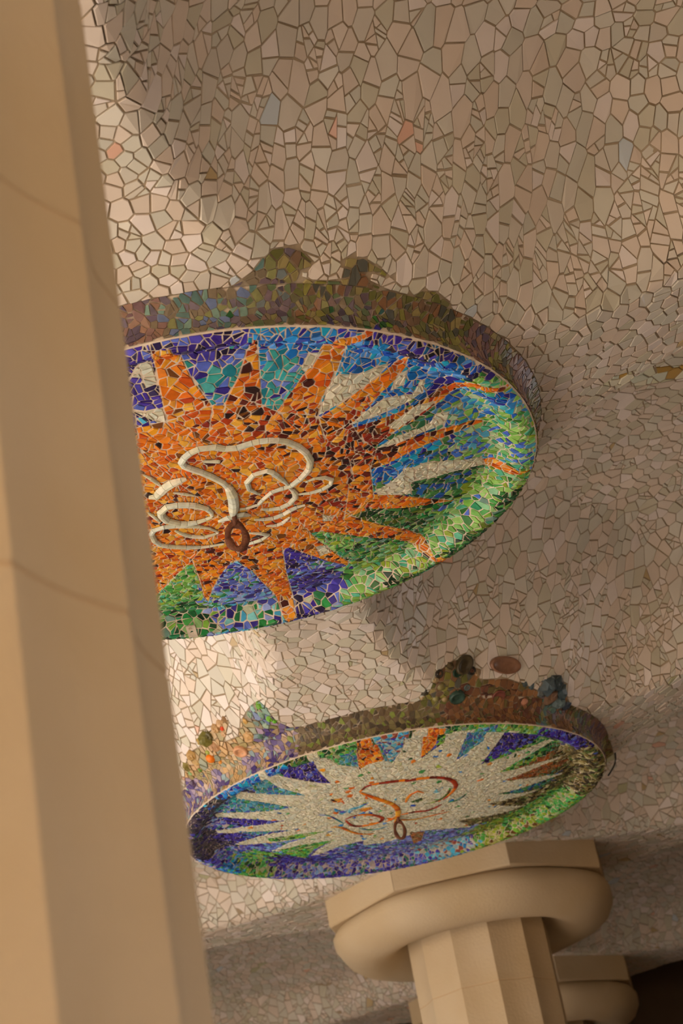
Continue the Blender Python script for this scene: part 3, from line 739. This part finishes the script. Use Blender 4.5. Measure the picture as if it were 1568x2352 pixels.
ANCH2 = [((690,1755),'ind'),((660,1765),'ind'),((710,1775),'ind'),((740,1785),'ind'),((600,1780),'blu'),((640,1800),'tl2'),((680,1815),'tl2'),((550,1810),'blu'),((570,1800),'blu'),((500,1820),'blu'),((450,1850),'blu'),
 ((560,1850),'tl2'),((620,1855),'tl2'),((530,1845),'tea'),((540,1885),'ind'),((600,1887),'ind'),((500,1890),'vio'),((450,1900),'dk2'),((470,1870),'dk2'),((460,1930),'dk2'),((480,1950),'dk2'),((520,1920),'ind'),((500,1845),'dk2'),((600,1905),'tl2'),
 ((470,1985),'vio'),((520,1960),'vio'),((560,1965),'gr2'),((600,1985),'gr2'),((540,1990),'blu'),((640,2000),'vio'),((650,1940),'per'),((620,1920),'ind'),((640,1975),'ind'),((700,1995),'vio'),((700,1975),'ind'),
 ((800,1975),'vio'),((850,1960),'vio'),((900,1960),'vio'),((940,1970),'vio'),((880,1990),'vio'),((780,1955),'vio'),((820,1940),'per'),((760,2010),'vio'),
 ((1000,1945),'cya'),((1050,1930),'cya'),((1065,1945),'cya'),((1000,1920),'per'),((1110,1940),'ylg'),((1150,1915),'ylg'),((1200,1895),'ylg'),((1120,1900),'ylg'),((1100,1910),'ylg'),((1090,1870),'olv'),((1170,1850),'olv'),
 ((1250,1870),'gr2'),((1180,1885),'gr2'),((1300,1840),'gr2'),((1250,1840),'gr2'),((1320,1780),'olv'),((1350,1750),'olv'),((1380,1790),'olv'),((1340,1810),'olv'),((1330,1730),'olv'),((1360,1720),'olv'),((1300,1745),'olv'),
 ((1300,1682),'ind'),((1340,1690),'ind'),((1270,1668),'ind'),((1370,1705),'ind'),((1150,1665),'gr2'),((1110,1670),'gr2'),((1200,1662),'lgr'),((1230,1668),'lgr'),((760,1735),'gr2'),((790,1720),'gr2'),((800,1745),'tl2'),((720,1715),'grn'),((680,1732),'dgr'),
 ((960,1668),'dgr'),((1020,1664),'grn'),((860,1692),'dgr'),((1150,1710),'ind'),((1110,1735),'ind'),((1200,1695),'ind'),((1080,1748),'ind'),((1180,1740),'gr2'),((1230,1715),'grn'),((1200,1785),'obr'),((1240,1765),'obr'),((1160,1810),'gbl'),((1220,1800),'gbl'),((1200,1830),'olv'),((1130,1760),'gr2')]
anch2 = anchors(ANCH2, lambda x, y: on_face(C2, x, y))
rad2 = lambda X, Y: np.full(X.shape, .034) - .003*(np.hypot(X, Y) > R*.75)
med2, off2, ps2, wp2 = medallion(C2, regs2, anch2, [], fa2, 'smaller-looking far mosaic medallion with a white spiky sun, above the far column capital', rad2, [], True, .0020)
vis2 = lambda x, y: vis_common(x, y)
emit(ps2, med2, off2, M['glass'], 'small_tile_field', vis2)
V, F, CC = join_pieces(wp2); tag(mesh('rim_tile_field', V, F, M['glass'], med2, CC, off=off2), 'brown and violet tile band round the rim', kind='stuff')
OR = PAL['org'] + PAL['red'][:2]; RD = PAL['red'][:2] + pal((150,50,24), (130,40,24)) + PAL['org'][:2]
c5 = lambda L: [(400+.3444*x, 1560+.3444*y) for x, y in L]; c6 = lambda L: [(900+.3444*x, 1480+.3444*y) for x, y in L]
for pts, wd, pl in (
 (c5([(1235,748),(1290,705),(1400,685),(1568,665)]) + c6([(100,905),(200,888),(300,882),(380,895),(425,930),(405,975),(340,1030)]), 7, RD),
 (c5([(1240,752),(1330,785),(1420,815),(1480,850),(1492,900),(1470,950)]), 8, PAL['org']),
 (c5([(1140,930),(1200,905),(1290,898),(1360,908),(1390,930),(1330,960),(1200,975),(1140,935)]), 6, RD),
 (c5([(1040,985),(1100,980),(1160,1005),(1240,1028),(1330,1025)]), 5, PAL['org']),
 (c5([(960,900),(1030,905),(1080,930),(1130,960)]), 3, PAL['tea']), (c5([(1230,990),(1330,1000),(1420,975)]), 4, PAL['tl2']),
 (c6([(60,1130),(150,1112),(250,1100),(330,1060)]), 6, RD), (c6([(370,1050),(440,1030),(495,990)]), 5, PAL['grn']),
 (c6([(0,1158),(130,1165),(250,1140),(380,1110)]), 4, OR), (c6([(90,1050),(110,1010),(160,975),(210,985)]), 5, PAL['org']),
 (c6([(210,1060),(300,1040),(370,990),(385,950)]), 4, PAL['ylg']), (c5([(1490,900),(1440,935),(1400,945)]), 5, PAL['org'])):
    relief(med2, C2, off2, pts, wd*1.2, pl, hfac=.15, ppu=313.0)

# ---- iron rings hanging from the medallion centres
def add_ring(c, med, off, pc, wd, ht, tr, label):
    p = on_face(c, *pc); top = np.array([c[0]+p[0], c[1]+p[1], float(zface(c, c[0]+p[0], c[1]+p[1]))])
    dn = np.array([0, 0, -1.]); sx = np.array([.98, .2, 0]); sx /= np.linalg.norm(sx); fy = np.array([-.2, .98, 0])
    e = tube('eyelet', torus_pts(top+dn*.016, fy, dn, tr*1.6, tr*2.0, 18), tr*.75, M['iron'], med, off=off, seg=9, closed=True, nrm=(1, 0, 0)); e['label'] = 'rusty iron eyelet set in the centre'
    n = 30; rr = [tr*(1+.18*math.sin(3*2*math.pi*i/n)+.1*math.cos(5*2*math.pi*i/n)) for i in range(n)]
    cc_ = top + dn*(.016 + tr*2 + ht - tr*.4)
    r = tube('iron_ring', torus_pts(cc_, sx, dn, wd, ht, n), rr, M['iron'], seg=12, closed=True, nrm=fy)
    tag(r, label, 'ring')
add_ring(C1, med1, off1, (536,1186), .042, .064, .0165, 'thick rusty iron ring hanging from the centre of the orange sun medallion')
add_ring(C2, med2, off2, (912,1876), .034, .062, .012, 'dark rusty iron ring hanging from the centre of the white sun medallion')

# ---- things set in the flank of the far medallion
def frame(P):
    e = .01; x, y = P[0], P[1]
    a = np.array([2*e, 0, float(zceil(x+e, y)-zceil(x-e, y))]); b = np.array([0, 2*e, float(zceil(x, y+e)-zceil(x, y-e))])
    n = -np.cross(a, b); n /= np.linalg.norm(n); a /= np.linalg.norm(a); return a, np.cross(n, a), n
def dish(name, px, py, ru, prof, col, label=None, sq=1.0, ang=0.0):
    P = on_ceiling(px, py); a, b, n = frame(P); ca, sa = math.cos(ang), math.sin(ang); a, b = a*ca+b*sa, -a*sa+b*ca
    V, F, sg = [], [], 28
    for (r, h) in prof:
        for k in range(sg):
            t = 2*math.pi*k/sg; V.append(P + a*ru*r*math.cos(t) + b*ru*r*sq*math.sin(t) + n*ru*h)
    for i in range(len(prof)-1):
        for k in range(sg): F.append((i*sg+k, i*sg+(k+1) % sg, (i+1)*sg+(k+1) % sg, (i+1)*sg+k))
    F.append(tuple((len(prof)-1)*sg+k for k in range(sg)))
    o = mesh(name, V, F, M['glass'], med2, [col]*len(F), smooth=True, off=off2)
    if label: o['label'] = label
def shard(px, py, ru, col, h=.5, label=None):
    P = on_ceiling(px, py); a, b, n = frame(P); V, F = [], []; k5 = random.randint(5, 7)
    for lv, (s, hz) in enumerate(((1, -.2), (1.05, .25), (.7, .8), (.25, 1.0))):
        for k in range(k5):
            t = 2*math.pi*k/k5 + lv*.15; r = ru*s*random.uniform(.75, 1.25)
            V.append(P + a*r*math.cos(t) + b*r*math.sin(t) + n*h*ru*(hz*random.uniform(.8, 1.2)))
    for i in range(3):
        for k in range(k5): F.append((i*k5+k, i*k5+(k+1) % k5, (i+1)*k5+(k+1) % k5, (i+1)*k5+k))
    F.append(tuple(3*k5+k for k in range(k5)))
    o = mesh('ceramic_shard', V, F, M['glass'], med2, [col]*len(F), off=off2)
    if label: o['label'] = label
G = lambda *c: pal(c)[0]
PL = [(0.2, .02), (1.0, .0), (1.0, .25), (.9, .32), (.72, .18), (.3, .16)]
BT = [(1.0, -.1), (1.0, .45), (.92, .6), (.7, .55), (.5, .3), (.2, .35)]
BD = [(1.0, -.1), (1.0, .3), (.85, .65), (.5, .9), (.15, 1.0)]
dish('plate', 1157, 1527, .115, PL, G(110,80,62), 'dark reddish oval plate set in the plaster', sq=.5, ang=-.95)
dish('plate', 1120, 1583, .040, PL, G(66,46,40)); dish('plate', 1144, 1597, .045, PL, G(100,56,48))
dish('plate', 1176, 1582, .036, PL, G(60,36,28)); dish('plate', 1200, 1610, .034, BD, G(150,105,84), 'pale round boss')
dish('bottle_base', 1048, 1598, .052, BT, G(40,60,52), 'dark green round bottle base')
dish('bottle_base', 1071, 1578, .022, BT, G(70,84,84)); dish('bottle_base', 1008, 1621, .026, BD, G(100,116,118), 'pale blue round boss')
dish('bottle_base', 983, 1622, .032, BD, G(140,118,76)); dish('bottle_base', 1000, 1603, .024, BD, G(110,104,66)); dish('bottle_base', 1020, 1604, .024, BD, G(130,112,80))
dish('bottle_base', 1062, 1526, .070, BT, G(56,48,32), 'big dark olive bottle base at the crest', sq=.75); dish('bottle_base', 1047, 1545, .030, BT, G(30,50,38)); dish('bottle_base', 1082, 1540, .028, BT, G(34,30,24))
dish('bottle_base', 1006, 1547, .030, BT, G(48,40,28)); dish('bottle_base', 1012, 1575, .03, BD, G(96,88,50))
for (x, y, r, c, h) in ((1255,1575,.07,(66,78,84),.8), (1272,1566,.06,(44,54,58),1.0), (1284,1590,.055,(60,74,80),.8), (1262,1600,.06,(96,74,58),.6), (1280,1612,.05,(84,100,104),.8), (1296,1620,.04,(46,56,70),.8), (1290,1636,.035,(56,84,96),.7), (1240,1590,.04,(80,84,84),.6), (1202,1572,.03,(60,72,74),.5), (1220,1578,.026,(66,80,86),.5), (1304,1632,.03,(50,60,60),.8),
                        (998,1560,.03,(130,112,80),.6), (975,1590,.03,(50,46,34),.6), (968,1600,.025,(150,130,96),.5), (1030,1530,.035,(70,60,40),.8), (1075,1520,.03,(26,24,22),.8), (1095,1545,.03,(120,100,74),.6)):
    shard(x, y, r, G(*c), h)
# left lump: ragged ceramic pieces, orange bead, green and brown bits
dish('glass_bead', 485, 1740, .034, BD, G(205,100,12), 'bright orange round glass bead'); dish('glass_bead', 478, 1727, .018, BD, G(130,140,60))
dish('bottle_base', 553, 1722, .048, BT, G(176,130,96), 'pinkish ring-shaped bottle base')
dish('bottle_base', 622, 1697, .024, BT, G(110,104,100))
for (x, y, r, c, h) in ((472,1696,.052,(92,88,38),.9), (462,1702,.035,(140,116,56),.7), (482,1688,.035,(80,74,40),.9), (498,1672,.035,(150,120,80),.8), (505,1660,.032,(170,140,104),.8), (517,1650,.026,(120,92,60),.8), (512,1673,.020,(180,60,28),.8), (492,1672,.022,(100,92,90),.7), (514,1684,.028,(160,130,96),.6),
                        (430,1760,.035,(110,100,50),.8), (440,1735,.04,(150,120,72),.8), (438,1775,.022,(110,140,96),.7), (461,1768,.02,(80,112,44),.7), (470,1780,.022,(62,44,92),.8), (448,1798,.03,(70,52,74),.8), (508,1750,.018,(170,112,30),.8), (465,1788,.025,(90,70,50),.6), (450,1750,.03,(150,124,76),.5), (495,1715,.04,(140,104,70),.5),
                        (596,1621,.028,(92,140,44),.8), (620,1650,.028,(96,150,40),.8), (630,1655,.022,(86,150,36),.8), (583,1627,.03,(120,150,140),.6), (575,1640,.03,(110,130,110),.7), (600,1640,.028,(100,126,104),.5), (565,1655,.028,(160,124,60),.7), (610,1665,.03,(130,150,130),.5), (590,1660,.026,(90,110,100),.5), (600,1690,.03,(70,96,84),.5), (570,1690,.035,(160,126,80),.5), (618,1702,.02,(60,96,110),.6), (585,1722,.03,(176,126,52),.6)):
    shard(x, y, r, G(*c), h)

# cables
wp_ = [on_ceiling(x, y) + np.array([0, 0, -.05]) for x, y in ((1397,1712),(1404,1722),(1412,1740))]
P0 = on_ceiling(1398, 1700)
def at_depth(px, py, t): return ray(px, py)*t
tube('cable', smooth_line([at_depth(x, y, 14.35) for x, y in ((1402,1704),(1409,1718),(1413,1735),(1412,1752),(1405,1768),(1396,1782))], .03), .006, M['wire']) 
tag(bpy.data.objects['cable'], 'short dark loop of cable at the right end of the white sun medallion', 'cable')

# ------------------------------------------------------------------ columns
def column(cx, cy, rt, rb, ztop_r, ang0, label, capital=True, z_lo=-2.0, joints=(), nflute=12, grp=None):
    root = empty('stone_column', (cx, cy, z_lo)); off = (cx, cy, z_lo); tag(root, label, 'column', grp)
    sub = 8; nn = nflute*sub
    def ring(z, extra=1.0, fl=1.0):
        f = (z-z_lo)/(ztop_r-z_lo); r0 = rb + (rt-rb)*f; out = []
        for i in range(nn):
            t = ang0 + 2*math.pi*i/nn; ph = (i % sub)/sub
            # straight chord between arrises, plus a shallow hollow
            h = math.pi/nflute; loc = (ph-.5)*2*h; chord = math.cos(h)/math.cos(loc)
            r = r0*(chord - fl*.022*math.sin(ph*math.pi))*extra
            out.append((cx + r*math.cos(t), cy + r*math.sin(t), z))
        return out
    zs = [z_lo] + list(joints) + [ztop_r]
    for a, b in zip(zs[:-1], zs[1:]):
        V, F = [], []; g = .006
        for z, e in ((a+g*.6, .997), (a+g, .9995), (a+g*2, 1), (b-g*2, 1), (b-g, .9995), (b-g*.6, .997)): V += ring(z, e)
        for k in range(5):
            for i in range(nn): F.append((k*nn+i, k*nn+(i+1) % nn, (k+1)*nn+(i+1) % nn, (k+1)*nn+i))
        F.append(tuple(range(nn))[::-1]); F.append(tuple(5*nn+i for i in range(nn)))
        mesh('drum', V, F, M['stone'], root, off=off)
    V = ring(z_lo, .9955) + ring(ztop_r, .9955); F = [(i, (i+1) % nn, nn+(i+1) % nn, nn+i) for i in range(nn)]
    mesh('mortar_core', V, F, M['joint'], root, off=off)
    if capital:
        # echinus: swelling cushion with an undercut lower lip, slightly eight-lobed under the abacus
        prof = [(rt*.97, H+.34), (rt*1.03, H+.30), (.76, H+.20), (.85, H+.135), (.95, H+.10), (1.06, H+.10), (1.17, H+.14), (1.265, H+.21), (1.325, H+.31), (1.33, H+.38), (1.29, H+.44), (1.22, H+.475), (1.15, H+.48)]
        V, F, sg = [], [], 120
        for r, z in prof:
            for k in range(sg):
                t = 2*math.pi*k/sg; lob = 1 + (.012*math.cos(8*(t-ABA)) if r > 1 else 0); V.append((cx+r*lob*math.cos(t), cy+r*lob*math.sin(t), z))
        for i in range(len(prof)-1):
            for k in range(sg): F.append((i*sg+k, i*sg+(k+1) % sg, (i+1)*sg+(k+1) % sg, (i+1)*sg+k))
        mesh('echinus', V, F, M['stone'], root, smooth=True, off=off)
        # abacus: eight blocks of an octagonal slab
        z0, z1, ra = H+.465, H+.752, 1.38
        for k in range(8):
            t0, t1 = ABA + k*math.pi/4, ABA + (k+1)*math.pi/4; e = .0018
            p0, p1 = np.array([math.cos(t0+e), math.sin(t0+e)])*ra, np.array([math.cos(t1-e), math.sin(t1-e)])*ra
            V = []
            for z in (z0, z0+.012, z1):
                s = .99 if z == z0 else 1
                for p in (p0*s, p1*s, p1*.25, p0*.25): V.append((cx+p[0], cy+p[1], z))
            F = [(3, 2, 1, 0), (8, 9, 10, 11)] + [(l*4+i, l*4+(i+1) % 4, l*4+4+(i+1) % 4, l*4+4+i) for l in range(2) for i in range(4)]
            mesh('abacus_block', V, F, M['stone'], root, off=off)
    return root
# angle helper: ang measured from the direction facing the camera (-y) towards +x
def A(deg): return math.radians(-90 + deg)
ABA = A(16)
cL = lat(0, -1); c3_ = lat(0, 2); c4_ = lat(0, 3)
ABA = A(16)
column(cL[0], cL[1], .735, .655, H+.0, A(74.7), 'huge blurred fluted sandstone column along the left edge of the photo', joints=(-1.1, -.25, .6, 1.34, 2.12, 2.9, 3.6), nflute=15)
column(c3_[0], c3_[1], .66, .66, H+.26, A(8), 'fluted sandstone column with a cushion capital, at the lower right under the white sun medallion', joints=(-1.1, -.3, .5, 1.3, 2.1, 2.95, 3.85))
column(c4_[0], c4_[1], .66, .66, H+.26, A(8), 'dark column capital half hidden behind the right side of the front sandstone column', joints=(-1.0, .5, 2.0, 3.3))

# ------------------------------------------------------------------ ground, and walls added to shape the light in the hall
GZ = -CAMZ/K
def quad(name, pts, m, label, kind='structure'):
    # a slab: give it thickness
    P = np.array(pts, float); n = np.cross(P[1]-P[0], P[3]-P[0]); n /= np.linalg.norm(n); Q = P - n*.3
    o = mesh(name, list(P)+list(Q), [(0, 1, 2, 3), (7, 6, 5, 4)] + [(i, 4+i, 4+(i+1) % 4, (i+1) % 4) for i in range(4)], m)
    tag(o, label, kind=kind); return o
quad('floor', [(-60, -40, GZ), (60, -40, GZ), (60, 80, GZ), (-60, 80, GZ)], M['sand'], 'sandy floor of the hall and the square outside')
def wallq(name, a0, b0, a1, b1, label, m='wall'):
    p, q = lat(a0, b0), lat(a1, b1)
    quad(name, [(p[0], p[1], GZ), (q[0], q[1], GZ), (q[0], q[1], H+1.6), (p[0], p[1], H+1.6)], M[m], label)
hq = [lat(a, b) for a, b in ((-2, -3), (3, -3), (3, 5), (-2, 5))]
quad('floor', [(p[0], p[1], GZ+.04) for p in hq], M['hall'], 'ochre floor under the vaults')
wallq('bounce_wall_near', -4.5, -3.6, 3.0, -3.6, 'sunlit ochre wall added behind the camera to bounce warm light', 'warm')  # unseen reflector: catches the sun and sends warm light into the hall
wallq('shade_wall_right', 2.0, -1.3, 2.0, 1.3, 'dark wall placed on the right to shade the near vaults')  # out of view, set here to deepen the shading of the near domes
wallq('shade_wall_right', 1.1, 1.3, 1.1, 3.5, 'dark wall placed on the right to shade the far column')  # stepped inward, out of view, to darken the column's right side
wallq('shade_wall_far', 1.6, 3.5, -2, 3.5, 'dark wall closing the far end of the hall, widened to block daylight')  # stretched leftward to cut the daylight from the far end
wallq('shade_wall_left', -2, 3.5, -2, 1.6, 'dark wall added at the far left to block daylight, hidden by the near column')  # unseen blocker added against light from the far left
print('done', round(time.time()-T0, 1), len(bpy.data.objects))
